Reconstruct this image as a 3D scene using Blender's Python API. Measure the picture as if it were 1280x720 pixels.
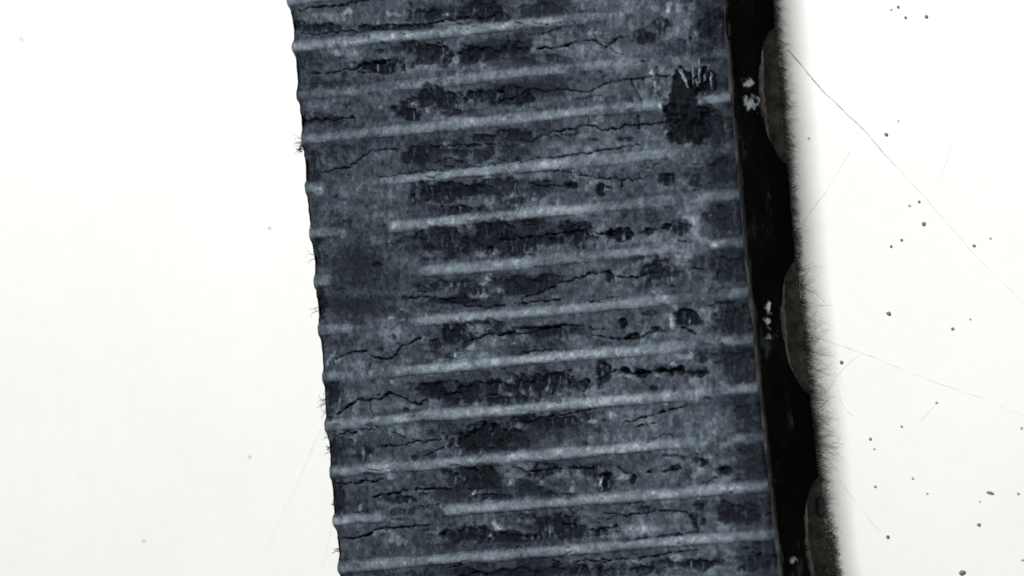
import bpy, math, random
import numpy as np
from mathutils import Vector

# ------------------------------------------------------------------ clear
for o in list(bpy.data.objects):
    bpy.data.objects.remove(o)
scn = bpy.context.scene
col = scn.collection
R = math.radians

# ------------------------------------------------------------------ camera
PX = 0.000055            # metres on the belt face per photograph pixel
DIST = 0.40
TILT = R(24)
H = 0.0101               # belt thickness
cam_d = bpy.data.cameras.new('camera')
cam = bpy.data.objects.new('camera', cam_d)
col.objects.link(cam)
cam.location = (DIST * math.sin(TILT), 0, H + DIST * math.cos(TILT))
cam.rotation_euler = (0, TILT, 0)
cam_d.sensor_width = 36
cam_d.lens = 36 * DIST / (1280 * PX)
cam_d.clip_start = 0.01
cam_d.clip_end = 20
cam_d.dof.use_dof = True
cam_d.dof.focus_distance = DIST + 0.002
cam_d.dof.aperture_fstop = 32
scn.camera = cam

# ------------------------------------------------------------------ light
world = bpy.data.worlds.new('World')
scn.world = world
world.use_nodes = True
bg = world.node_tree.nodes['Background']
bg.inputs[0].default_value = (0.93, 0.97, 1.0, 1)
bg.inputs[1].default_value = 0.10
ld = bpy.data.lights.new('ceiling_panel_light', 'AREA')
ld.shape = 'RECTANGLE'
ld.size = 0.06
ld.size_y = 0.08
ld.energy = 0.865
ld.color = (1.0, 1.0, 0.985)
lo = bpy.data.objects.new('ceiling_panel_light', ld)
col.objects.link(lo)
lo.location = (-0.014, 0.10, 0.235)
lo.rotation_euler = (Vector((0, 0, 0)) - lo.location).to_track_quat('-Z', 'Y').to_euler()
scn.view_settings.view_transform = 'Standard'
scn.view_settings.look = 'None'
scn.view_settings.gamma = 1
scn.view_settings.use_curve_mapping = False
scn.view_settings.exposure = 0.0

# ------------------------------------------------------------------ helpers
rng = np.random.default_rng(11)
random.seed(5)
st, ct = math.sin(TILT), math.cos(TILT)

def unproject(px, py, z):
    """photograph pixel -> point on the horizontal plane z"""
    px = np.asarray(px, float); py = np.asarray(py, float); z = np.asarray(z, float)
    a = (px - 640) * PX; b = (360 - py) * PX
    dx = -st * DIST + ct * a
    dz = -ct * DIST - st * a
    k = (z - (H + ct * DIST)) / dz
    return np.stack([st * DIST + dx * k, b * k, z + 0 * px], -1)

LAT = rng.random((8, 256, 256))
def vnoise(x, y, seed=0):
    L = LAT[seed % 8]
    x = np.asarray(x) + seed * 17.3; y = np.asarray(y) + seed * 9.1
    xi = np.floor(x).astype(int); yi = np.floor(y).astype(int)
    fx = x - xi; fy = y - yi
    fx = fx * fx * fx * (fx * (fx * 6 - 15) + 10); fy = fy * fy * fy * (fy * (fy * 6 - 15) + 10)
    a = L[xi % 256, yi % 256]; b = L[(xi + 1) % 256, yi % 256]
    c = L[xi % 256, (yi + 1) % 256]; d = L[(xi + 1) % 256, (yi + 1) % 256]
    return (a * (1 - fx) + b * fx) * (1 - fy) + (c * (1 - fx) + d * fx) * fy * 1.0

def fbm(x, y, sx, sy, octs=4, seed=0):
    v = 0; amp = 1; tot = 0
    for o in range(octs):
        v = v + amp * vnoise(x / sx * 2 ** o, y / sy * 2 ** o, seed + o)
        tot += amp; amp *= 0.55
    return v / tot          # 0..1

def sstep(a, b, x):
    t = np.clip((x - a) / (b - a), 0, 1)
    return t * t * (3 - 2 * t)

def mesh_from(name, verts, faces, mat, parent=None, smooth=True, attrs=None):
    me = bpy.data.meshes.new(name)
    verts = np.asarray(verts, np.float32).reshape(-1, 3)
    if isinstance(faces, np.ndarray) and faces.ndim == 2:
        n = faces.shape[1]
        me.vertices.add(len(verts)); me.vertices.foreach_set('co', verts.ravel())
        me.loops.add(faces.size); me.loops.foreach_set('vertex_index', faces.ravel().astype(np.int32))
        me.polygons.add(len(faces))
        me.polygons.foreach_set('loop_start', np.arange(0, faces.size, n, dtype=np.int32))
        me.polygons.foreach_set('loop_total', np.full(len(faces), n, np.int32))
        me.update(calc_edges=True)
    else:
        me.from_pydata(verts.tolist(), [], [list(map(int, f)) for f in faces])
    me.validate()
    if attrs:
        for k, v in attrs.items():
            a = me.attributes.new(k, 'FLOAT', 'POINT')
            a.data.foreach_set('value', np.asarray(v, np.float32).ravel())
    me.polygons.foreach_set('use_smooth', np.full(len(me.polygons), smooth))
    me.materials.append(mat)
    o = bpy.data.objects.new(name, me)
    col.objects.link(o)
    if parent:
        o.parent = parent
    return o

def grid_faces(nr, nc, flip=False):
    i = np.arange(nr - 1)[:, None] * nc + np.arange(nc - 1)[None, :]
    f = np.stack([i, i + nc, i + nc + 1, i + 1], -1).reshape(-1, 4)
    return f[:, ::-1].copy() if flip else f

def tubes(paths, radii, sides=5):
    """several thin tapering tubes -> verts, faces"""
    V = []; F = []
    for P, r in zip(paths, radii):
        P = [Vector(p) for p in P]; n = len(P); base = len(V)
        for i, p in enumerate(P):
            d = (P[min(i + 1, n - 1)] - P[max(i - 1, 0)]).normalized()
            u = d.orthogonal().normalized(); w = d.cross(u)
            rr = r * (1.0 - 0.75 * i / (n - 1)) if not hasattr(r, '__len__') else r[i]
            for k in range(sides):
                a = 2 * math.pi * k / sides
                V.append(tuple(p + u * math.cos(a) * rr + w * math.sin(a) * rr))
        for i in range(n - 1):
            for k in range(sides):
                F.append((base + i * sides + k, base + i * sides + (k + 1) % sides,
                          base + (i + 1) * sides + (k + 1) % sides, base + (i + 1) * sides + k))
        F.append(tuple(base + k for k in range(sides))[::-1])
        F.append(tuple(base + (n - 1) * sides + k for k in range(sides)))
    return V, F

# ------------------------------------------------------------------ materials
def new_mat(name):
    m = bpy.data.materials.new(name); m.use_nodes = True
    return m, m.node_tree, m.node_tree.nodes['Principled BSDF']

def node(nt, t, **kw):
    n = nt.nodes.new(t)
    for k, v in kw.items():
        setattr(n, k, v)
    return n

def noise(nt, vec, scale, detail=4, rough=0.6):
    n = node(nt, 'ShaderNodeTexNoise')
    n.inputs['Scale'].default_value = scale
    n.inputs['Detail'].default_value = detail
    n.inputs['Roughness'].default_value = rough
    nt.links.new(vec, n.inputs['Vector'])
    return n.outputs['Fac']

def ramp(nt, fac, stops):
    r = node(nt, 'ShaderNodeValToRGB')
    e = r.color_ramp.elements
    while len(e) < len(stops):
        e.new(0.5)
    for i, (p, c) in enumerate(stops):
        e[i].position = p; e[i].color = (*c, 1)
    nt.links.new(fac, r.inputs[0])
    return r.outputs[0]

def mth(nt, op, a, b=None, c=None):
    m = node(nt, 'ShaderNodeMath', operation=op)
    for i, v in enumerate((a, b, c)):
        if v is None:
            continue
        if isinstance(v, (int, float)):
            m.inputs[i].default_value = v
        else:
            nt.links.new(v, m.inputs[i])
    return m.outputs[0]

# rubber with scuffed / torn areas driven by the "wear" attribute
RUB, nt, bs = new_mat('worn_rubber')
tc = node(nt, 'ShaderNodeTexCoord').outputs['Object']
at = node(nt, 'ShaderNodeAttribute', attribute_name='wear').outputs['Fac']
mp = node(nt, 'ShaderNodeMapping'); mp.inputs['Scale'].default_value = (1, 0.8, 1)
nt.links.new(tc, mp.inputs['Vector'])
n1 = noise(nt, mp.outputs[0], 5200, 3, 0.65)
n2 = noise(nt, mp.outputs[0], 1500, 3, 0.6)
f = mth(nt, 'ADD', at, mth(nt, 'MULTIPLY', mth(nt, 'SUBTRACT', n1, 0.5), 0.50))
f = mth(nt, 'ADD', f, mth(nt, 'MULTIPLY', mth(nt, 'SUBTRACT', n2, 0.5), 0.22))
c = ramp(nt, f, [(0.0, (0.0038, 0.0055, 0.008)), (0.22, (0.0125, 0.0165, 0.0235)), (0.45, (0.048, 0.061, 0.0765)),
                 (0.70, (0.140, 0.175, 0.205)), (1.0, (0.42, 0.48, 0.52))])
# faint warm / violet patches as on old rubber
hue = noise(nt, tc, 420, 3, 0.6)
mx = node(nt, 'ShaderNodeMix', data_type='RGBA', blend_type='MULTIPLY')
mx.inputs['Factor'].default_value = 1.0
nt.links.new(c, mx.inputs['A'])
nt.links.new(ramp(nt, hue, [(0.35, (1.0, 1.0, 0.98)), (0.65, (1.04, 0.99, 1.02))]), mx.inputs['B'])
nt.links.new(mx.outputs['Result'], bs.inputs['Base Color'])
bs.inputs['Roughness'].default_value = 0.72
bs.inputs['Specular IOR Level'].default_value = 0.07
bp = node(nt, 'ShaderNodeBump'); bp.inputs['Strength'].default_value = 0.55; bp.inputs['Distance'].default_value = 0.00007
nt.links.new(n1, bp.inputs['Height'])
nt.links.new(bp.outputs[0], bs.inputs['Normal'])

# raw side wall rubber
SID, nt, bs = new_mat('raw_edge_rubber')
tc = node(nt, 'ShaderNodeTexCoord').outputs['Object']
at = node(nt, 'ShaderNodeAttribute', attribute_name='wear').outputs['Fac']
n1 = noise(nt, tc, 2600, 4, 0.65)
f = mth(nt, 'ADD', at, mth(nt, 'MULTIPLY', mth(nt, 'SUBTRACT', n1, 0.5), 0.30))
c = ramp(nt, f, [(0.0, (0.0025, 0.0026, 0.0030)), (0.3, (0.006, 0.006, 0.0062)), (0.55, (0.07, 0.075, 0.08)), (1.0, (0.62, 0.68, 0.72))])
nt.links.new(c, bs.inputs['Base Color'])
bs.inputs['Roughness'].default_value = 0.8
bs.inputs['Specular IOR Level'].default_value = 0.0
bp = node(nt, 'ShaderNodeBump'); bp.inputs['Strength'].default_value = 0.5; bp.inputs['Distance'].default_value = 0.00010
nt.links.new(n1, bp.inputs['Height']); nt.links.new(bp.outputs[0], bs.inputs['Normal'])

def plain(name, colr, rough=0.85, var=0.25, scale=3000):
    m, nt, bs = new_mat(name)
    tc = node(nt, 'ShaderNodeTexCoord').outputs['Object']
    n = noise(nt, tc, scale, 3)
    lo_ = tuple(v * (1 - var) for v in colr); hi_ = tuple(min(1, v * (1 + var)) for v in colr)
    nt.links.new(ramp(nt, n, [(0.3, lo_), (0.7, hi_)]), bs.inputs['Base Color'])
    bs.inputs['Roughness'].default_value = rough
    bs.inputs['Specular IOR Level'].default_value = 0.2
    return m
CORD = plain('edge_cord_fabric', (0.034, 0.033, 0.033), 0.9, 0.85, 700)
RIM = plain('gap_rim_lit', (0.085, 0.077, 0.067), 0.95, 0.75, 1500)
GAP_SHADE = plain('brown_gap_shade', (0.46, 0.415, 0.345), 0.95, 0.55, 900)
FIB = plain('dark_fibre', (0.035, 0.035, 0.032))
FUZ = plain('grey_lint', (0.46, 0.455, 0.44))
CRUMB = plain('rubber_crumb_dark', (0.20, 0.20, 0.195))
DUST = plain('pale_dust', (0.47, 0.46, 0.44))
SCR = plain('scratch_dirt', (0.42, 0.40, 0.37), 0.9, 0.35, 900)
SCRF = plain('scratch_faint', (0.66, 0.65, 0.625), 0.9, 0.2, 900)

# white table
TAB, nt, bs = new_mat('white_tabletop')
tc = node(nt, 'ShaderNodeTexCoord').outputs['Object']
a = noise(nt, tc, 45, 4, 0.55)
b = noise(nt, tc, 900, 4, 0.6)
f = mth(nt, 'ADD', mth(nt, 'MULTIPLY', a, 0.65), mth(nt, 'MULTIPLY', b, 0.35))
nt.links.new(ramp(nt, f, [(0.34, (0.750, 0.757, 0.732)), (0.60, (0.795, 0.801, 0.780))]), bs.inputs['Base Color'])
bs.inputs['Roughness'].default_value = 0.55
bs.inputs['Specular IOR Level'].default_value = 0.3
bp = node(nt, 'ShaderNodeBump'); bp.inputs['Strength'].default_value = 0.25; bp.inputs['Distance'].default_value = 0.00005
nt.links.new(b, bp.inputs['Height']); nt.links.new(bp.outputs[0], bs.inputs['Normal'])

# ------------------------------------------------------------------ table
S = 0.45
table = mesh_from('table_surface', [(-S, -S, 0), (S, -S, 0), (S, S, 0), (-S, S, 0)], [(0, 1, 2, 3)], TAB, smooth=False)
table['kind'] = 'structure'

# ------------------------------------------------------------------ belt course
YL = [0, 60, 120, 180, 240, 300, 360, 420, 480, 540, 600, 660, 720]
XL = [360, 365, 370, 374, 381, 386, 390, 396, 403, 408, 413, 417, 421]
XR = [902, 907, 912, 916, 922, 928, 935, 940, 945, 954, 960, 966, 973]
pl = np.polyfit(YL, XL, 2); pr = np.polyfit(YL, XR, 2)
def xl(y): return np.polyval(pl, y)
def xr(y): return np.polyval(pr, y)
def slope(q): return np.clip(0.104 - 0.026 * q / 712, 0.06, 0.13)

RIBQ = [-4, 56, 117, 173, 234, 292, 352, 414, 473, 532, 592, 652, 712]
Q0, Q1 = -760, 1500
q_ = -64
while q_ > Q0 + 10:
    RIBQ.insert(0, q_); q_ -= 60
q_ = 772
while q_ < Q1 - 10:
    RIBQ.append(q_); q_ += 60
RIBQ = np.array(RIBQ, float)
FIRST = int(np.where(RIBQ == -4)[0][0])
def phase(q):                      # rib number as a real number
    return np.interp(q, RIBQ, np.arange(len(RIBQ)))

def wave(q, seed):
    ph = phase(q) * 2 * math.pi
    return 0.3 * np.cos(ph) + 3.4 * (fbm(q, 0 * q + 3.1, 46, 1, 3, seed) - 0.5) + 1.2 * (fbm(q, 0 * q + 1.7, 9, 1, 2, seed + 2) - 0.5)

def place(q, t):
    """belt coordinates -> photograph pixel on the belt's upper plane"""
    y = q - slope(q) * 0
    x = xl(y)
    for _ in range(4):
        L = xl(y) - wave(q, 1); Rr = xr(y) + 0.8 * wave(q, 4)
        x = L + t * (Rr - L)
        y = q - slope(q) * (x - 400)
    return x, y

# ------------------------------------------------------------------ wear traced on the belt face
# torn dark patches, plus shade cells by the right edge: x, y, rx, ry, strength
PITS_SHADE = [(475, 83, 22, 6, 1), (530, 60, 26, 8, .8), (600, 66, 32, 10, 1), (560, 76, 40, 8, .7), (643, 62, 18, 12, .8),
 (560, 22, 60, 7, .7), (500, 34, 60, 4, .7), (602, 8, 22, 10, .9), (395, 33, 34, 6, .7), (622, 20, 9, 14, .9), (680, 14, 40, 8, .4),
 (545, 124, 38, 15, .8), (612, 122, 34, 13, .9), (508, 143, 18, 9, 1), (575, 140, 26, 5, .6),
 (520, 197, 15, 15, .8), (585, 190, 44, 10, .6), (640, 168, 26, 6, .6), (600, 172, 20, 5, .5),
 (548, 238, 34, 12, .9), (592, 236, 26, 11, .8), (514, 250, 7, 13, .9), (578, 262, 26, 6, .9), (640, 240, 28, 14, .5), (625, 228, 22, 6, .6),
 (556, 302, 40, 16, .7), (612, 290, 30, 12, .8), (645, 304, 30, 14, .9), (680, 298, 18, 12, .6), (662, 285, 24, 10, .6),
 (590, 362, 46, 9, .6), (650, 356, 34, 9, .6), (690, 350, 20, 7, .6), (570, 376, 30, 4, .8),
 
 (566, 420, 22, 15, .9), (545, 432, 9, 9, .6), (668, 412, 58, 8, .7), (625, 405, 28, 6, .6),
 (546, 492, 16, 13, .9), (596, 489, 30, 14, .8), (650, 483, 36, 15, .9), (704, 480, 34, 13, .85), (752, 471, 11, 17, 1), (620, 500, 70, 5, .7),
 (600, 548, 44, 15, 1.1), (690, 527, 42, 9, .7), (735, 522, 14, 8, .5), (640, 545, 12, 9, .8), (600, 560, 46, 4, .7),
 (598, 603, 34, 17, .75), (680, 590, 20, 9, .7), (610, 620, 26, 5, .7), (500, 624, 26, 6, .7), (655, 610, 20, 10, .4), (520, 640, 40, 5, .35),
 (588, 668, 34, 12, .9), (702, 660, 40, 16, .7), (650, 673, 44, 7, .8), (748, 664, 9, 6, 1), (668, 648, 30, 6, .5), (770, 658, 5, 5, .8),
 (720, 713, 70, 9, .7), (868, 706, 44, 6, .8), (640, 716, 60, 8, .6), (800, 712, 30, 5, .6),
 (864, 150, 30, 30, 1), (868, 108, 18, 16, 1), (895, 28, 22, 28, .7), (825, 35, 10, 10, .7), (803, 45, 16, 9, .6), (890, 160, 24, 22, .6), (860, 60, 30, 10, .4), (890, 66, 16, 10, .6),
 (905, 214, 24, 17, .55), (905, 272, 26, 17, .5), (914, 333, 26, 18, .55), (920, 396, 26, 18, .6), (924, 456, 30, 18, .5), (935, 520, 16, 20, .5), (938, 580, 16, 16, .5), (925, 646, 36, 15, .7), (945, 702, 26, 14, .6), (880, 330, 14, 16, .4),  # first entries: shade near the right edge, put in as dark cells
 (750, 237, 7, 9, 1.1), (714, 232, 9, 5, .9), (722, 292, 20, 13, .9), (690, 300, 20, 6, .8), (777, 293, 13, 8, 1.1), (808, 290, 8, 5, 1.1), (832, 282, 8, 4, 1.1), (850, 284, 14, 9, .7), (835, 222, 12, 7, .8), (870, 222, 9, 12, .7),
 (761, 347, 5, 13, .8), (815, 340, 26, 18, .75), (800, 322, 20, 8, .5), (858, 397, 14, 8, 1.1), (790, 422, 11, 5, 1), (777, 405, 4, 6, 1), (845, 340, 10, 10, .5),
 (803, 465, 11, 7, 1.1), (828, 464, 11, 6, 1.1), (875, 468, 14, 8, .9), (780, 463, 8, 5, 1.1), (850, 463, 6, 4, 1.1), (815, 485, 8, 4, .7), (762, 374, 6, 5, .7),
 (757, 600, 10, 10, 1.1), (738, 590, 10, 10, .6), (790, 598, 5, 6, 1.1), (872, 580, 12, 9, .9), (905, 588, 10, 6, .9), (872, 646, 12, 12, .7), (700, 620, 20, 5, .7), (845, 585, 8, 4, .6), (430, 555, 26, 5, .3), (452, 570, 8, 12, .5), (395, 150, 24, 6, .5), (400, 105, 30, 6, .4), (390, 215, 10, 20, .5), (398, 312, 8, 22, .6), (400, 375, 10, 16, .6), (415, 495, 9, 20, .6), (420, 560, 7, 24, .5), (424, 625, 8, 24, .5)]
# pale scuffs and lifted flakes
FLAKES = [(437, 17, 6, 6, .8), (415, 20, 22, 6, .3), (440, 72, 16, 8, .45), (485, 75, 7, 3, .6), (570, 75, 5, 4, .6), (495, 18, 8, 4, .5), (560, 20, 7, 3, .4), (538, 130, 9, 9, .6), (518, 129, 5, 3, .5), (606, 50, 4, 6, .5),
 (837, 10, 4, 7, .8), (815, 9, 10, 4, .5), (866, 6, 9, 7, .6), (850, 10, 6, 5, .5), (886, 5, 8, 5, .5), (655, 63, 6, 5, .3), (742, 42, 8, 5, .3), (780, 15, 14, 6, .3), (712, 40, 7, 3, .4),
 (816, 89, 3, 6, .9), (819, 108, 3, 8, .9), (826, 132, 3, 9, .9), (837, 120, 8, 9, .6), (831, 165, 6, 10, .5), (870, 43, 4, 6, .6), (885, 125, 16, 8, .45), (862, 56, 6, 6, .3), (885, 172, 9, 8, .35), (808, 115, 14, 12, .22),
 (668, 240, 4, 12, .4), (610, 225, 3, 9, .5), (605, 252, 4, 8, .5), (616, 250, 3, 9, .5), (640, 245, 5, 5, .6), (645, 262, 3, 5, .5), (470, 300, 9, 7, .45), (478, 318, 10, 6, .4), (428, 262, 8, 8, .35), (400, 240, 5, 4, .4), (430, 294, 6, 4, .4), (618, 316, 4, 6, .6), (600, 318, 6, 4, .5), (676, 288, 3, 8, .4),
 (605, 353, 8, 6, .8), (620, 362, 9, 5, .6), (588, 358, 5, 4, .6), (600, 370, 12, 4, .5), (640, 367, 8, 4, .3), (504, 386, 3, 2.5, 1.1), (489, 397, 6, 3, .6), (500, 400, 5, 2.5, .6), (525, 376, 10, 2.5, .5), (485, 413, 14, 6, .35), (540, 446, 8, 4, .6), (560, 444, 8, 3, .8), (594, 408, 12, 8, .4), (587, 434, 5, 3, .6), (413, 452, 4, 8, .7), (488, 478, 4, 3, .6), (464, 468, 3, 4, .4), (418, 510, 4, 8, .4),
 (862, 275, 12, 5, .5), (868, 290, 8, 9, .4), (820, 298, 12, 6, .35), (895, 304, 5, 5, .9), (890, 302, 12, 6, .35), (862, 343, 5, 8, .5), (855, 322, 10, 4, .4), (830, 350, 14, 4, .3), (918, 365, 12, 6, .35), (848, 387, 7, 6, .6), (840, 402, 3, 7, .8), (884, 388, 10, 8, .45), (824, 374, 10, 7, .35), (915, 428, 14, 7, .5), (855, 446, 10, 5, .6), (846, 457, 5, 3, .8), (886, 440, 5, 5, .5), (875, 482, 9, 12, .4), (932, 486, 6, 6, .7), (910, 487, 14, 5, .4), (785, 470, 5, 4, .6), (822, 470, 4, 3, .6), (880, 500, 10, 10, .3), (768, 520, 6, 4, .5), (740, 527, 4, 3, .6), (748, 545, 14, 9, .3), (690, 552, 14, 8, .3), (930, 549, 8, 6, .6), (879, 560, 8, 14, .35),
 (748, 600, 4, 7, .9), (778, 597, 8, 4, .6), (716, 605, 3, 8, .5), (868, 590, 7, 7, .6), (830, 592, 18, 7, .25), (890, 606, 12, 4, .4), (592, 616, 1.8, 5, 1.1), (580, 600, 6, 5, .4), (552, 633, 2, 5, .8), (600, 597, 5, 4, .5), (640, 612, 6, 8, .4), (450, 565, 14, 4, .35), (442, 553, 6, 6, .4), (485, 592, 4, 8, .5), (535, 640, 10, 3, .5), (450, 636, 2, 4, .7), (620, 660, 5, 6, .6), (612, 672, 3, 3, .6), (480, 666, 12, 4, .5), (490, 676, 14, 7, .4), (515, 683, 3, 8, .4), (600, 668, 2, 2, 1),
 (685, 662, 3, 5, .6), (800, 660, 20, 14, .3), (803, 664, 5, 8, .4), (840, 655, 12, 10, .25), (752, 668, 5, 4, .6), (768, 672, 6, 6, .4), (930, 642, 2.5, 6, .9), (926, 642, 5, 1.5, .7), (940, 645, 2, 5, .5), (845, 698, 14, 3, .5), (795, 703, 8, 4, .5), (867, 712, 6, 4, .6), (790, 640, 12, 4, .35), (790, 560, 14, 4, .2)]
CRACKS = [([(640, 60), (660, 60), (685, 61), (705, 57), (720, 52), (742, 52), (750, 56), (758, 58), (768, 50), (776, 46)], 1.3),
 ([(610, 128), (645, 121), (660, 112), (680, 114), (700, 111), (720, 113), (735, 115), (750, 107), (765, 102), (785, 100), (810, 97), (838, 93)], 1.0),
 ([(640, 176), (665, 175), (675, 168), (690, 165), (710, 162), (727, 158), (742, 158), (750, 163), (770, 160), (790, 155), (810, 155), (832, 153)], 1.2),
 ([(388, 92), (405, 92), (420, 88), (440, 86), (456, 80), (480, 78)], 1.1), ([(374, 151), (395, 149), (420, 149), (440, 146)], 1.1),
 ([(372, 12), (400, 9), (430, 5), (462, 0), (490, -6)], 1.1), ([(380, 43), (440, 39), (500, 35), (540, 29), (590, 20)], 1.2),
 ([(400, 215), (415, 212), (435, 207), (450, 198), (462, 190), (475, 187), (495, 188)], .9), ([(545, 184), (570, 182), (600, 181), (625, 178)], .9),
 ([(470, 222), (510, 217), (545, 213), (600, 207), (660, 199), (690, 197), (720, 192), (760, 187), (800, 180)], 1.0),
 ([(777, 214), (777, 226), (776, 241)], .9), ([(690, 214), (715, 216), (750, 222), (775, 225), (815, 221)], .8), ([(660, 230), (680, 233), (695, 232), (712, 230)], 1.0),
 ([(620, 300), (678, 294), (700, 291), (724, 289)], 1.1), ([(745, 292), (762, 293), (800, 290), (832, 282)], 1.0), ([(760, 294), (761, 312)], .8), ([(702, 208), (704, 222)], .7), ([(745, 205), (748, 225)], .6),
 ([(650, 374), (680, 362), (700, 353), (715, 350), (735, 342), (755, 340), (768, 346), (792, 347), (815, 342)], 1.1), ([(510, 372), (545, 372), (585, 384), (620, 383), (660, 378), (700, 374)], 1.0),
 ([(413, 448), (425, 446), (438, 441), (457, 440)], 1.2), ([(463, 444), (470, 447), (485, 448), (493, 443), (500, 432), (513, 429), (526, 422)], 1.3),
 ([(420, 518), (427, 514), (435, 508), (442, 501), (460, 500), (475, 498), (488, 490), (498, 495), (510, 503), (522, 506), (532, 500)], 1.3), ([(585, 427), (605, 419), (625, 416)], 1.1),
 ([(620, 420), (640, 417), (660, 417), (680, 411), (700, 407), (730, 408), (752, 412)], 1.3), ([(740, 420), (780, 425), (800, 422), (815, 414), (835, 414), (846, 409), (870, 417)], 1.2), ([(640, 443), (670, 440), (704, 437)], 1.1),
 ([(755, 467), (765, 463), (800, 466), (850, 463), (880, 468)], 1.0), ([(775, 470), (782, 472), (784, 460)], .8),
 ([(416, 603), (445, 603), (478, 600)], 1.1), ([(465, 621), (490, 616), (510, 613), (535, 611), (562, 612)], 1.1), ([(425, 674), (450, 671), (465, 665), (480, 661), (500, 660), (520, 658)], 1.2), ([(412, 545), (440, 540), (470, 533), (520, 552), (550, 550)], .7), ([(470, 560), (500, 556), (540, 550)], .8),
 ([(755, 641), (770, 644), (790, 643), (810, 640), (835, 638), (856, 640), (864, 650), (872, 662)], 1.2), ([(780, 677), (820, 672), (850, 667), (873, 664)], 1.2), ([(690, 702), (740, 701), (770, 699), (800, 697), (840, 690), (872, 687)], 1.0),
 ([(780, 530), (800, 522), (840, 512), (856, 508), (858, 503)], .9), ([(640, 530), (690, 520), (745, 512)], .8), ([(820, 85), (822, 100), (820, 112), (827, 130), (833, 152), (836, 175)], 1.3), ([(785, 95), (790, 108), (797, 118), (803, 131)], 1.1),
 ([(640, 583), (660, 590), (700, 585), (740, 584)], .9), ([(770, 585), (790, 596), (815, 590), (850, 585)], .7), ([(530, 570), (552, 560), (560, 545)], .8), ([(700, 655), (742, 662), (770, 658)], .8), ([(645, 28), (690, 30), (720, 27)], .7), ([(660, 45), (690, 38), (705, 34)], .8)]
# filled in outside the view: the same kind of wear, placed at random
for i in range(150):
    side = -1 if i % 2 else 1
    y = random.uniform(-640, -20) if side < 0 else random.uniform(730, 1380)
    x = random.uniform(xl(y) + 20, xr(y) - 20)
    PITS_SHADE.append((x, y, random.uniform(8, 44), random.uniform(5, 14), random.uniform(.4, 1)))
for i in range(40):
    y = random.uniform(-640, -20) if i % 2 else random.uniform(730, 1380)
    x = random.uniform(xl(y) + 20, xr(y) - 120); P = [(x, y)]
    for k in range(random.randint(4, 9)):
        x += random.uniform(10, 22); y += random.uniform(-8, 5); P.append((x, y))
    CRACKS.append((P, random.uniform(.8, 1.3)))
for i in range(70):                 # hair-fine secondary cracks between the ribs
    y = random.uniform(-20, 730); x = random.uniform(xl(y) + 20, xr(y) - 40); P = [(x, y)]
    up = random.random() < 0.25
    for k in range(random.randint(2, 5)):
        x += random.uniform(-3, 3) if up else random.uniform(4, 9); y += random.uniform(3, 7) if up else random.uniform(-4, 3); P.append((x, y))
    CRACKS.append((P, random.uniform(.5, .85)))
# many very small nicks over the whole face
for i in range(260):
    y = random.uniform(-40, 740); x = random.uniform(xl(y) + 6, xr(y) - 6)
    if random.random() < 0.6:
        PITS_SHADE.append((x, y, random.uniform(2, 9), random.uniform(1.5, 4), random.uniform(.25, .6)))
    else:
        FLAKES.append((x, y, random.uniform(1.2, 4), random.uniform(1.5, 5), random.uniform(.15, .5)))

def splat(X, Y, items, jag):
    """blotches with ragged outlines"""
    out = np.zeros_like(X)
    xf = X.ravel(); yf = Y.ravel(); of = out.ravel(); jf = jag.ravel()
    order = np.argsort(yf, kind='stable'); ys = yf[order]
    for (cx, cy, rx, ry, s) in items:
        m = 1.9
        a, b = np.searchsorted(ys, [cy - ry * m, cy + ry * m])
        idx = order[a:b]
        idx = idx[np.abs(xf[idx] - cx) < rx * m]
        if not len(idx):
            continue
        d = np.sqrt(((xf[idx] - cx) / rx) ** 2 + ((yf[idx] - cy) / ry) ** 2) + (jf[idx] - 0.5) * 3.2
        of[idx] = np.maximum(of[idx], s * (1 - sstep(0.45, 1.25, d)))
    return of.reshape(X.shape)

def crackmask(X, Y, jx, jy):
    xf = (X + jx).ravel(); yf = (Y + jy).ravel(); of = np.zeros(xf.size)
    order = np.argsort(yf, kind='stable'); ys = yf[order]
    for P, w in CRACKS:
        for (x0, y0), (x1, y1) in zip(P[:-1], P[1:]):
            a, b = np.searchsorted(ys, [min(y0, y1) - 4, max(y0, y1) + 4])
            idx = order[a:b]
            idx = idx[(xf[idx] > min(x0, x1) - 4) & (xf[idx] < max(x0, x1) + 4)]
            if not len(idx):
                continue
            dx, dy = x1 - x0, y1 - y0
            t = np.clip(((xf[idx] - x0) * dx + (yf[idx] - y0) * dy) / (dx * dx + dy * dy + 1e-9), 0, 1)
            d = np.hypot(xf[idx] - x0 - t * dx, yf[idx] - y0 - t * dy)
            of[idx] = np.maximum(of[idx], 1 - sstep(0.1 * w, 1.05 * w, d))
    return of.reshape(X.shape)

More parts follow.
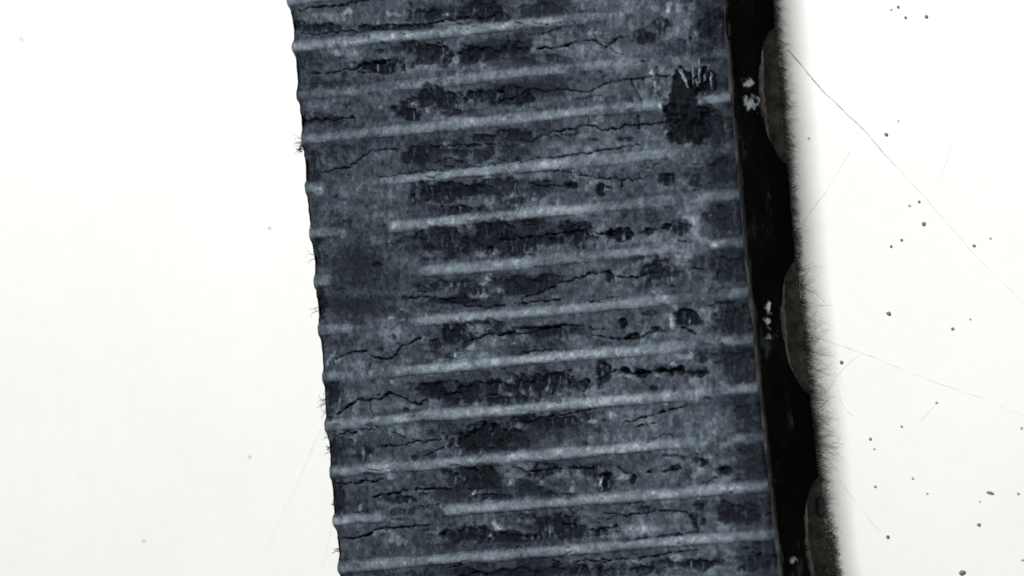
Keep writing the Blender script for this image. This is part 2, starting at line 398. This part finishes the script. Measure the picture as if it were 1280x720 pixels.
# rib strength along the width, rib number counted from FIRST
PRES = {0: [(360, .9), (455, .8), (500, .25), (640, .2), (700, .45), (900, .3)],
 1: [(360, .9), (640, .95), (700, .9), (728, .45), (760, .3), (880, .15), (905, .3)],
 2: [(370, .45), (400, .5), (440, .35), (480, .4), (520, .6), (640, .55), (700, .6), (715, .3), (735, .45), (795, .45), (810, .2), (900, .2)],
 3: [(372, .55), (470, .6), (500, .8), (640, .95), (670, .85), (800, .6), (822, .5), (830, 0), (866, 0), (874, .75), (905, .7)],
 4: [(380, .5), (400, .5), (410, .2), (450, .3), (515, .6), (535, 1.0), (690, 1.0), (712, .7), (830, .5), (850, .15), (885, .2), (915, .3)],
 5: [(384, .5), (428, .5), (438, 0), (478, 0), (492, .85), (650, 1), (720, .95), (732, .6), (835, .6), (850, .2), (866, .25), (872, .65), (920, .6)],
 6: [(388, .6), (412, .6), (418, 0), (512, 0), (535, .85), (655, .9), (700, .6), (800, .65), (860, .2), (884, .3), (892, .75), (928, .7)],
 7: [(394, .55), (435, .5), (445, .15), (510, .15), (528, .85), (680, .95), (745, .8), (830, .55), (850, .3), (895, .25), (905, .7), (935, .65)],
 8: [(400, .4), (440, .3), (480, .4), (500, .85), (690, .95), (735, .8), (850, .6), (880, .3), (898, .3), (908, .65), (940, .6)],
 9: [(405, .75), (440, .7), (520, .9), (720, .95), (790, .8), (870, .65), (900, .45), (942, .7)],
 10: [(410, .75), (478, .75), (486, .4), (508, .45), (518, .85), (700, .9), (850, .75), (870, .5), (915, .3), (922, .6), (948, .55)],
 11: [(414, .8), (474, .75), (484, .1), (552, .1), (562, .85), (880, .85), (950, .8)],
 12: [(420, .7), (480, .8), (700, .9), (960, .8)]}
# the hole torn out beside the raw edge
TEAR = [(842, 92), (850, 84), (866, 92), (880, 84), (896, 92), (892, 110), (868, 116), (866, 132), (884, 138), (888, 168), (872, 180), (838, 179), (833, 172), (834, 152), (829, 138), (838, 120)]
def polymask(X, Y, poly, soft):
    inside = np.zeros(X.shape, bool); dist = np.full(X.shape, 1e9)
    for (x0, y0), (x1, y1) in zip(poly, poly[1:] + poly[:1]):
        c = ((y0 > Y) != (y1 > Y)) & (X < (x1 - x0) * (Y - y0) / (y1 - y0 + 1e-9) + x0)
        inside ^= c
        dx, dy = x1 - x0, y1 - y0
        t = np.clip(((X - x0) * dx + (Y - y0) * dy) / (dx * dx + dy * dy), 0, 1)
        dist = np.minimum(dist, np.hypot(X - x0 - t * dx, Y - y0 - t * dy))
    return sstep(-soft, soft, np.where(inside, dist, -dist))
SMEARS = [(450, 335, 38, 48, 1), (438, 378, 48, 18, .9), (478, 340, 26, 22, .6), (430, 285, 26, 22, .35), (520, 350, 26, 14, .5)]
def presence(k, x, q):
    j = k - FIRST
    if j in PRES:
        xs, vs = zip(*PRES[j])
        return np.interp(x, xs, vs)
    return np.clip(0.25 + 1.1 * fbm(x, 0 * x + 40 * k, 150, 1, 2, 3), 0, 1)

def surface(X, Y, Q, T):
    """height (metres) and wear of the cover between the ribs"""
    jag = 0.6 * fbm(X, Y, 24, 14, 4, 2) + 0.4 * fbm(X, Y, 6, 8, 3, 4)
    fine = fbm(X, Y, 5, 8, 3, 5)
    mid = fbm(X, Y, 46, 30, 4, 1)
    pit = np.clip(splat(X, Y, PITS_SHADE, jag), 0, 1.1)
    fl = splat(X, Y, FLAKES, fbm(X, Y, 7, 9, 3, 6))
    cr = crackmask(X, Y, 6.0 * (fbm(X, Y, 9, 9, 3, 3) - .5), 6.0 * (fbm(X, Y, 9, 9, 3, 4) - .5) + 3.0 * (fbm(X, Y, 3.5, 3.5, 2, 5) - .5))
    cr = cr * sstep(0.20, 0.36, fbm(X, Y, 22, 22, 3, 0))
    rough = fbm(X, Y, 6, 12, 3, 7)
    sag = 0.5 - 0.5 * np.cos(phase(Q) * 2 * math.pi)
    h = -0.00012 * sag + 0.00030 * (mid - .5) + 0.00010 * (fine - .5)
    h = h - pit * (0.00022 + 0.00075 * (rough - 0.25))
    h = h - cr * 0.0006 + fl * 0.00012
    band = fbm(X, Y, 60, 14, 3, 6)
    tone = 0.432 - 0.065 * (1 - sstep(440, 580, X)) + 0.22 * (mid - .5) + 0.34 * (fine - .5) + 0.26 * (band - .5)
    glint_strand = fbm(X, Y, 3.2, 15, 3, 3)  # pale streaks, glints put into the tone of pits and tear
    tone = tone * (1 - 0.97 * np.clip(pit * 1.2, 0, 1)) + pit * (0.16 * (rough - 0.42) + 1.05 * np.clip(glint_strand - .53, 0, 1) * 2.0)
    tone = tone * (1 - 0.92 * cr) + fl * 0.42
    tear = polymask(X + 10 * (fbm(X, Y, 8, 10, 3, 2) - .5), Y + 12 * (fbm(X, Y, 8, 10, 3, 3) - .5), TEAR, 1.6) if Y.min() < 220 else 0 * X
    h = h - tear * (0.00030 + 0.0005 * (rough - .4))
    tone = tone * (1 - 0.97 * tear) + tear * (-0.06 + 0.9 * np.clip(glint_strand - .58, 0, 1))
    # grime rubbed into the middle of the belt and a greasy smear, both darker than the dusty rubber
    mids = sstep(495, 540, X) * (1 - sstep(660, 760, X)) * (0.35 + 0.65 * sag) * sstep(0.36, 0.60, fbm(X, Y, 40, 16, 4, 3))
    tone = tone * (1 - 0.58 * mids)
    sm = 0 * X
    for (cx, cy, rx, ry, k_) in SMEARS:
        sm = np.maximum(sm, k_ * np.exp(-(((X - cx) / rx) ** 2 + ((Y - cy) / ry) ** 2) ** 1.5))
    tone = tone * (1 - 0.66 * sm * (0.75 + 0.5 * (jag - .5)))
    # the worn border beside the raw edge is darker rubber
    tone = tone * (1 - 0.42 * sstep(0.90, 0.955, T + 0.10 * (jag - .5))) + 0.16 * np.clip(fbm(X, Y, 7, 16, 3, 0) - .55, 0, 1) * sstep(.84, .9, T) - 0.08 * (1 - sstep(0.0, 0.03, T))
    edge = np.minimum(T, 1 - T)
    h = h - 0.00035 * (1 - sstep(0.0, 0.012, edge))
    return h, tone

belt = bpy.data.objects.new('rubber_belt', None)
col.objects.link(belt)
belt.empty_display_size = 0.01
belt['label'] = 'worn black rubber drive belt with cracked ribbed top lying on white table'
belt['category'] = 'drive belt'

def to_world(X, Y, h):
    P = unproject(X, Y, np.full_like(X, H))
    P[..., 2] += h
    return P

# ---- cover between the ribs
ncol = 440
tcol = np.linspace(0, 1, ncol)
rows = np.concatenate([np.arange(Q0, -60, 5.0), np.arange(-60, 790, 1.2), np.arange(790, Q1, 5.0)])
Q, T = np.meshgrid(rows, tcol, indexing='ij')
X, Y = place(Q, T)
h, tone = surface(X, Y, Q, T)
P = to_world(X, Y, h)
# turned-down rims at both sides
Lr = P[:, :1].copy(); Lr[..., 2] = H - 0.0016
Rr = P[:, -1:].copy(); Rr[..., 2] -= 0.0005
Rm = P[:, -1:].copy(); Rm[..., 2] -= 0.00010; Rm[..., 0] += 0.00001
P2 = np.concatenate([Lr, P, Rm, Rr], 1)
t2 = np.concatenate([tone[:, :1] * .6, tone, tone[:, -1:] * 0 - .05, tone[:, -1:] * 0 - .2], 1)
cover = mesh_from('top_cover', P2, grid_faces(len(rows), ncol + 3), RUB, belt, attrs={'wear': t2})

# ---- each rib is a part of its own
for k, q0 in enumerate(RIBQ):
    seen = -80 < q0 < 800
    nc = 440 if seen else 110
    nr = 25 if seen else 9
    v = np.linspace(-14, 14, nr)
    tt = np.linspace(0, 1, nc)
    Vv, T = np.meshgrid(v, tt, indexing='ij')
    Q = q0 + Vv
    X, Y = place(Q, T)
    h, tone = surface(X, Y, Q, T)
    pres = np.clip(presence(k, X, Q) * (0.80 + 0.8 * (fbm(X, Y, 34, 300, 4, 2) - .42)) , 0, 1.05)
    half = 7.8 + 3.6 * (fbm(X, Y, 50, 9, 3, 5) - .5) * 2 * 0.6
    off = 2.2 * (fbm(X, 0 * X + k * 7, 90, 1, 2, 6) - .5)
    prof = np.exp(-(np.abs(Vv + off) / half) ** 2.5)
    worn = fbm(X, Y, 9, 9, 3, 1)
    a = pres * prof
    hr = 0.62 * h + 0.00029 * a * (0.85 + 0.3 * worn) - 0.00016 * (1 - np.clip(prof * 1.5, 0, 1)) - 0.00012 * (1 - np.clip(pres * 2, 0, 1))
    hr = np.where(np.abs(Vv) > 13, h - 0.0004, hr)
    tr = np.clip(tone, 0.06, 1) * (1 - 0.55 * a) + a * (0.60 + 0.26 * (worn - .5)) - 0.01
    P = to_world(X, Y, hr)
    Lr = P[:, :1].copy(); Lr[..., 2] = H - 0.0014
    Rr = P[:, -1:].copy(); Rr[..., 2] -= 0.0005
    Rm = P[:, -1:].copy(); Rm[..., 2] -= 0.00010; Rm[..., 0] += 0.00001
    P2 = np.concatenate([Lr, P, Rm, Rr], 1)
    t2 = np.concatenate([tr[:, :1] * .6, tr, tr[:, -1:] * 0 - .05, tr[:, -1:] * 0 - .2], 1)
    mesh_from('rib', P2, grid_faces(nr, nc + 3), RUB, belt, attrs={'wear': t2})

# ---- core: raw side walls and underside of the solid part
ZS = 0.41 * H                                    # below this height the belt is cut into cogs
rows = np.concatenate([np.arange(Q0, -60, 8.0), np.arange(-60, 800, 2.2), np.arange(800, Q1, 8.0)])
nz = 46
z_side = np.linspace(H - 0.0002, ZS, nz)
Qs, Zs = np.meshgrid(rows, z_side, indexing='ij')
XR_, YR_ = place(Qs, np.ones_like(Qs))
PXS = XR_ + (H - Zs) * st / PX                    # where the wall point shows in the photograph
SPOTS = [(938, 101, 8, 7, .62), (941, 128, 9, 8, .62), (946, 120, 4, 4, .4), (962, 386, 4, 7, .8), (963, 400, 5, 5, .7), (965, 412, 4, 3, .5), (969, 420, 7, 4, .4), (995, 703, 5, 3, .5), (972, 585, 3, 8, .2), (975, 600, 6, 3, .18)]
sp = splat(PXS, YR_, SPOTS, fbm(PXS, YR_, 5, 5, 3, 2))
nb = fbm(PXS, YR_, 20, 50, 4, 4)
wearR = 0.19 + 0.55 * (nb - .5) + 0.5 * np.clip(fbm(PXS, YR_, 9, 34, 4, 6) - .60, 0, 1) + sp
PR = unproject(XR_, YR_, np.full_like(XR_, H)); PR[..., 2] = Zs
PR[..., 0] += 0.00022 * (fbm(PXS, YR_, 30, 60, 4, 5) - .5) + sp * 0.00018 - 0.00004
XL_, YL_ = place(Qs, np.zeros_like(Qs))
PL = unproject(XL_, YL_, np.full_like(XL_, H)); PL[..., 2] = Zs
PL[..., 0] += 0.0001 + (H - Zs) * 0.10
prof = np.concatenate([PR, PL[:, ::-1]], 1)
wear = np.concatenate([wearR, np.full_like(wearR, 0.12)], 1)
mesh_from('belt_core', prof, grid_faces(len(rows), nz * 2), SID, belt, attrs={'wear': wear})

# ---- cogs under the belt, one part each
GAPS = [(112 + 53 - 284 * 3, 82), (112 + 53 - 284 * 2, 82), (112 + 53 - 284, 82), (112 + 53, 86), (408 + 50, 84), (690 + 46, 90), (690 + 46 + 284, 84), (690 + 46 + 568, 84)]
def arch(q):
    z = np.zeros_like(q)
    for c, hw in GAPS:
        u = np.clip(1 - ((q - c) / hw) ** 2, 0, 1)
        z = np.maximum(z, ZS * 0.97 * u ** 0.62)
    return z
for (c0, w0), (c1, w1) in zip(GAPS[:-1], GAPS[1:]):
    qq = np.linspace(c0, c1, 90)
    zb = arch(qq) + 0.00002
    xr_, yr_ = place(qq, np.ones_like(qq)); xl_, yl_ = place(qq, np.zeros_like(qq))
    Pr = unproject(xr_, yr_, np.full_like(xr_, H)); Plf = unproject(xl_, yl_, np.full_like(xl_, H))
    dirx = Plf - Pr; L = np.linalg.norm(dirx, axis=1, keepdims=True); dirx = dirx / L
    ring = []
    def pt(base, inset, z):
        p = base + dirx * inset; p[:, 2] = z; return p
    rag = 0.00016 * (fbm(qq, 0 * qq, 14, 1, 3, 3) - .5)[:, None]
    zt = np.full_like(zb, ZS + 0.0001)
    zm = np.minimum(zb + 0.00035, zt)
    ring = [pt(Pr, 0.00012 + rag, zt), pt(Pr, 0.00002 + rag, zm), pt(Pr, 0.00030 + rag, zb),
            pt(Plf, -0.0018 + rag, zb), pt(Plf, -0.0016 + rag, zt)]
    Vv = np.stack(ring, 1)
    F = grid_faces(len(qq), len(ring)).tolist()
    n = len(ring)
    F.append(list(range(n))); F.append(list(range((len(qq) - 1) * n, len(qq) * n))[::-1])
    cog = mesh_from('cog', Vv, F, SID, belt, smooth=False, attrs={'wear': np.tile(np.array([.10, .10, .16, .2, .1])[None], (len(qq), 1))})
    # pale tube painting the lit inner edge of the gap mouth
    for a0, a1 in ((0, 26), (64, 90)):
        rim = pt(Pr, 0.00040 + rag, zb + 0.00006)[a0:a1]
        rr = 0.00004 + (zb[a0:a1] / ZS) ** 1.5 * (0.00030 + 0.00040 * fbm(qq[a0:a1], 0 * qq[a0:a1], 9, 1, 3, 5))
        V_, F_ = tubes([rim], [rr], 6)
        mesh_from('lit_rim', V_, F_, RIM, cog)

# ---- thin worn cord along the raw edge of the top
qq = np.arange(Q0 + 5, Q1 - 5, 4.0)
x, y = place(qq, np.ones_like(qq))
Pc = unproject(x, y, np.full_like(x, H)); Pc[:, 2] = H - 0.00030 + 0.00010 * (fbm(qq, 0 * qq, 60, 1, 3, 1) - .5)
Pc[:, 0] += 0.00003 + 0.00012 * (fbm(qq, 0 * qq, 25, 1, 3, 2) - .5)
rad = 0.00003 + 0.00034 * np.clip(fbm(qq, 0 * qq + 5, 40, 1, 4, 4) - .33, 0, 1)
V, F = tubes([Pc], [rad], 8)
mesh_from('edge_cord', V, F, CORD, belt)

# ---- torn flaps standing up beside the ragged hole
for (x0, y0, x1, y1, w) in [(848, 85, 860, 110, 2.4), (851, 86, 856, 98, 1.4), (866, 84, 867, 105, 1.4), (874, 72, 874, 104, 1.6), (889, 90, 890, 112, 1.3), (882, 92, 879, 104, 1.2), (870, 98, 872, 108, 1.2), (886, 80, 884, 92, 1.2), (815, 86, 819, 97, 1.6), (822, 118, 828, 138, 2.0)]:
    n = 7; V = []; W = []
    for i in range(n):
        u = i / (n - 1); ww = w * math.sin(math.pi * (0.12 + 0.8 * u))
        ww *= random.uniform(.5, 1.3); cx = x0 + (x1 - x0) * u + random.uniform(-1, 1); cy = y0 + (y1 - y0) * u
        for s, dz in ((-1, 0.0001), (0, 0.00032), (1, 0.0001)):
            p = unproject(cx + s * ww, cy, H)
            V.append((p[0], p[1], H - 0.00018 + dz)); W.append(0.50 + 0.25 * (s == 0) + random.uniform(-.28, .22))
    mesh_from('torn_flap', V, grid_faces(n, 3).tolist(), RUB, belt, attrs={'wear': W})

# ---- frayed fibres on the ragged edge, one part per tuft
def hair(p, ang, length, curl, z0, z1, n=6):
    pts = []; x, y = p; a = ang
    for i in range(n):
        u = i / (n - 1)
        pts.append(tuple(unproject(x, y, z0 + (z1 - z0) * u)))
        x += math.cos(a) * length / (n - 1); y += math.sin(a) * length / (n - 1); a += curl / (n - 1)
    return pts
for (tx, ty, nh, ln, r) in [(373, 178, 9, 11, 1.1), (386, 320, 4, 9, .5), (391, 386, 5, 8, .6), (402, 503, 11, 11, .7), (404, 515, 5, 9, .7), (407, 547, 7, 8, .6), (409, 561, 7, 5, 1.1), (415, 628, 8, 4, 1.6), (420, 686, 7, 8, .8), (372, 186, 7, 8, 1.2)]:
    ps = []; rs = []
    for i in range(nh):
        ps.append(hair((tx + 6 + random.uniform(-1, 2), ty + random.uniform(-4, 4)), math.pi + random.uniform(-1.0, .8), 5 + ln * random.uniform(.5, 1.1), random.uniform(-2.0, 2.0), H - 0.0006, H - 0.0006 + random.uniform(-.0005, .0003)))
        rs.append(r * PX * random.uniform(.35, .8))
    V, F = tubes(ps, rs, 5)
    mesh_from('fibre_tuft', V, F, FIB, belt)

# ---- lint clinging to the foot of the side wall (too fine to count)
ps = []; rs = []
def foot(y):
    q = y + 50
    x, yy = place(np.array([q]), np.array([1.0]))
    return float(x[0]) + H * st / PX, float(yy[0])
for i in range(520):
    y = random.choice([random.gauss(420, 75), random.gauss(110, 60), random.uniform(0, 720), random.gauss(540, 40)])
    x, yy = foot(y)
    ln = random.uniform(5, 26) * (1.4 if 330 < y < 570 else .8)
    ps.append(hair((x - 8, yy), random.uniform(-.9, .7), ln, random.uniform(-1.2, 1.2), 0.0002, random.uniform(0.00004, 0.0006), 5))
    rs.append(PX * random.uniform(.16, .36))
V, F = tubes(ps, rs, 4)
lint = mesh_from('lint', V, F, FUZ, belt); lint['kind'] = 'stuff'
ps = []; rs = []
for i in range(1200):
    y = random.uniform(-20, 740) if i < 900 else 740 - abs(random.gauss(0, 60)); x, yy = foot(y)
    x += 7 * (i >= 900) * random.random()
    ps.append(hair((x - 11, yy), random.uniform(-.8, .8), random.uniform(5, 13), random.uniform(-1.5, 1.5), random.uniform(.0002, .0008), random.uniform(0.00005, 0.0005), 4))
    rs.append(PX * random.uniform(.25, .6))
BRN = plain('brown_fluff_shade', (0.085, 0.070, 0.050))  # brown fluff, also standing in for the soft shadow fringe at the foot
V, F = tubes(ps, rs, 4)
fl = mesh_from('edge_fluff_shade', V, F, BRN, belt); fl['kind'] = 'stuff'

# ---- low brown strip, shade put in as colour along belt foot and cog gaps
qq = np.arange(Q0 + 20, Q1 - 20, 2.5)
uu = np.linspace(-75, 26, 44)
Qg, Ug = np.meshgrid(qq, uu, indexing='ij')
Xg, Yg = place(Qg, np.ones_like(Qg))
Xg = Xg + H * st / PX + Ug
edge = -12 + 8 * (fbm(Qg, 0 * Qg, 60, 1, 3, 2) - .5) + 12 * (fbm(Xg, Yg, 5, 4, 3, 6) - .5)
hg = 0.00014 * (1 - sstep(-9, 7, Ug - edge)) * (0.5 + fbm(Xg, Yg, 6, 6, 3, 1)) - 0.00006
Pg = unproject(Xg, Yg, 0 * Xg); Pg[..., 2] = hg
dust = mesh_from('foot_shade_strip', Pg, grid_faces(len(qq), len(uu)), GAP_SHADE, table); dust['kind'] = 'stuff'

# ------------------------------------------------------------------ hairline scratches in the table
def strip(path, w, mat, name='scratch'):
    P = []
    for (x0, y0), (x1, y1) in zip(path[:-1], path[1:]):
        for i in range(6):
            P.append((x0 + (x1 - x0) * i / 6, y0 + (y1 - y0) * i / 6))
    P.append(path[-1])
    V = []; n = len(P)
    for i, (x, y) in enumerate(P):
        a = P[max(0, i - 1)]; b = P[min(n - 1, i + 1)]
        d = Vector((b[0] - a[0], b[1] - a[1])).normalized()
        ww = w * random.uniform(.45, 1.1) * (0.35 + 0.65 * (1 - i / n))
        x += random.uniform(-.5, .5); y += random.uniform(-.5, .5)
        for s in (-1, 0, 1):
            V.append(tuple(unproject(x - d.y * ww * s, y + d.x * ww * s, 0.000008 if s else 0.00002)))
    mesh_from(name, V, grid_faces(n, 3).tolist(), mat, table)
strip([(985, 62), (1010, 92), (1030, 115), (1060, 144), (1080, 162), (1105, 192), (1122, 210)], 1.25, SCR)
strip([(1122, 210), (1150, 240), (1185, 280), (1215, 315), (1250, 350), (1290, 388)], .8, SCRF)
strip([(1018, 421), (1060, 435), (1100, 450), (1160, 475), (1220, 495), (1290, 524)], .8, SCRF)
strip([(998, 287), (1018, 258), (1034, 238), (1062, 190)], .7, SCRF)
strip([(1036, 484), (1046, 470), (1060, 455), (1082, 438)], .7, SCRF)
strip([(1046, 486), (1055, 510), (1072, 526)], .9, SCRF)
strip([(1150, 527), (1170, 505)], .6, SCRF)
strip([(1048, 598), (1062, 618), (1100, 665)], .8, SCRF)
strip([(400, 536), (372, 605), (330, 690)], .6, SCRF)
strip([(418, 640), (408, 690), (396, 725)], .5, SCRF)
strip([(1176, 222), (1190, 180)], .4, SCRF)

# ------------------------------------------------------------------ crumbs of rubber and dust on the table
def crumb(x, y, r, name, label, mat, group=None, sx=1.0, sy=1.0, rot=0.0):
    n = 8; V = []; F = []
    rr = r * PX
    for j, (zz, s) in enumerate(((0.0, .8), (.45, 1.05), (1.0, .75), (1.3, .3))):
        for i in range(n):
            a = 2 * math.pi * i / n
            k = s * random.uniform(.75, 1.2)
            ux, uy = math.cos(a) * k * sx, math.sin(a) * k * sy
            V.append((rr * (ux * math.cos(rot) - uy * math.sin(rot)), rr * (ux * math.sin(rot) + uy * math.cos(rot)), rr * zz * random.uniform(.9, 1.1) if j else 0))
    for j in range(3):
        for i in range(n):
            F.append((j * n + i, j * n + (i + 1) % n, (j + 1) * n + (i + 1) % n, (j + 1) * n + i))
    F.append(tuple(range(n))[::-1]); F.append(tuple(range(3 * n, 4 * n)))
    o = mesh_from(name, V, F, mat)
    o.location = unproject(x, y, 0.00001)
    o['label'] = label; o['category'] = 'crumb' if name == 'rubber_crumb' else 'dust speck'
    if group:
        o['group'] = group
    return o
LD = 'tiny round dark rubber crumb on the table beside the belt\'s black side wall'
for (x, y, r) in [(1123, 9, 1.9), (1132, 22, 1.8), (1158, 21, 2.3), (1108, 168, 2.4), (1149, 252, 1.8), (1155, 280, 2.6), (1127, 300, 1.7), (1114, 308, 1.7), (1218, 307, 2.0), (1191, 411, 1.9), (1224, 656, 2.2), (1110, 671, 2.3)]:
    crumb(x, y, r, 'rubber_crumb', LD, CRUMB, 'dark crumbs beside the side wall')
LP = 'very faint pale grey dust speck on the table beside the belt\'s black side wall'
for (x, y, r) in [(1114, 12, 1.4), (1123, 151, 1.2), (1011, 173, 1.5), (1238, 298, 1.6), (1137, 257, 1.6), (1213, 399, 1.4), (1088, 548, 2.2), (1093, 561, 1.4), (1141, 598, 1.5), (1171, 503, 1.7), (1127, 533, 1.6), (1273, 617, 1.8), (1277, 535, 1.8), (1094, 608, 1.9), (1159, 617, 1.3), (1278, 700, 1.6), (1225, 627, 1.2)]:
    crumb(x, y, r, 'dust_speck', LP, DUST, 'pale specks beside the side wall')
LL = 'lone grey dust speck on bare white table off the belt\'s ragged fibre-tufted edge'
for (x, y, r) in [(27, 49, 2.0), (337, 285, 1.8), (180, 676, 1.8), (312, 571, 1.6)]:
    crumb(x, y, r, 'dust_speck', LL, DUST, 'specks off the ragged edge')
crumb(1111, 392, 2.9, 'rubber_crumb', 'fattest of the round dark rubber crumbs scattered on the table', CRUMB)
crumb(1052, 453, 2.3, 'rubber_crumb', 'round dark rubber crumb lying nearest the grey lint at the belt foot', CRUMB)
crumb(1238, 616, 2.3, 'rubber_crumb', 'small elongated black rubber sliver lying flat on the table', CRUMB, None, 2.0, .75, -.2)
crumb(1203, 716, 3.2, 'rubber_crumb', 'largest angular black rubber crumb lying out on the open table', CRUMB, None, 1.3, .9, .4)
crumb(1026, 632, 7.0, 'rubber_crumb', 'black rubber lump tucked against the foot of the belt side wall', CRUMB, None, .75, 2.0, .12)
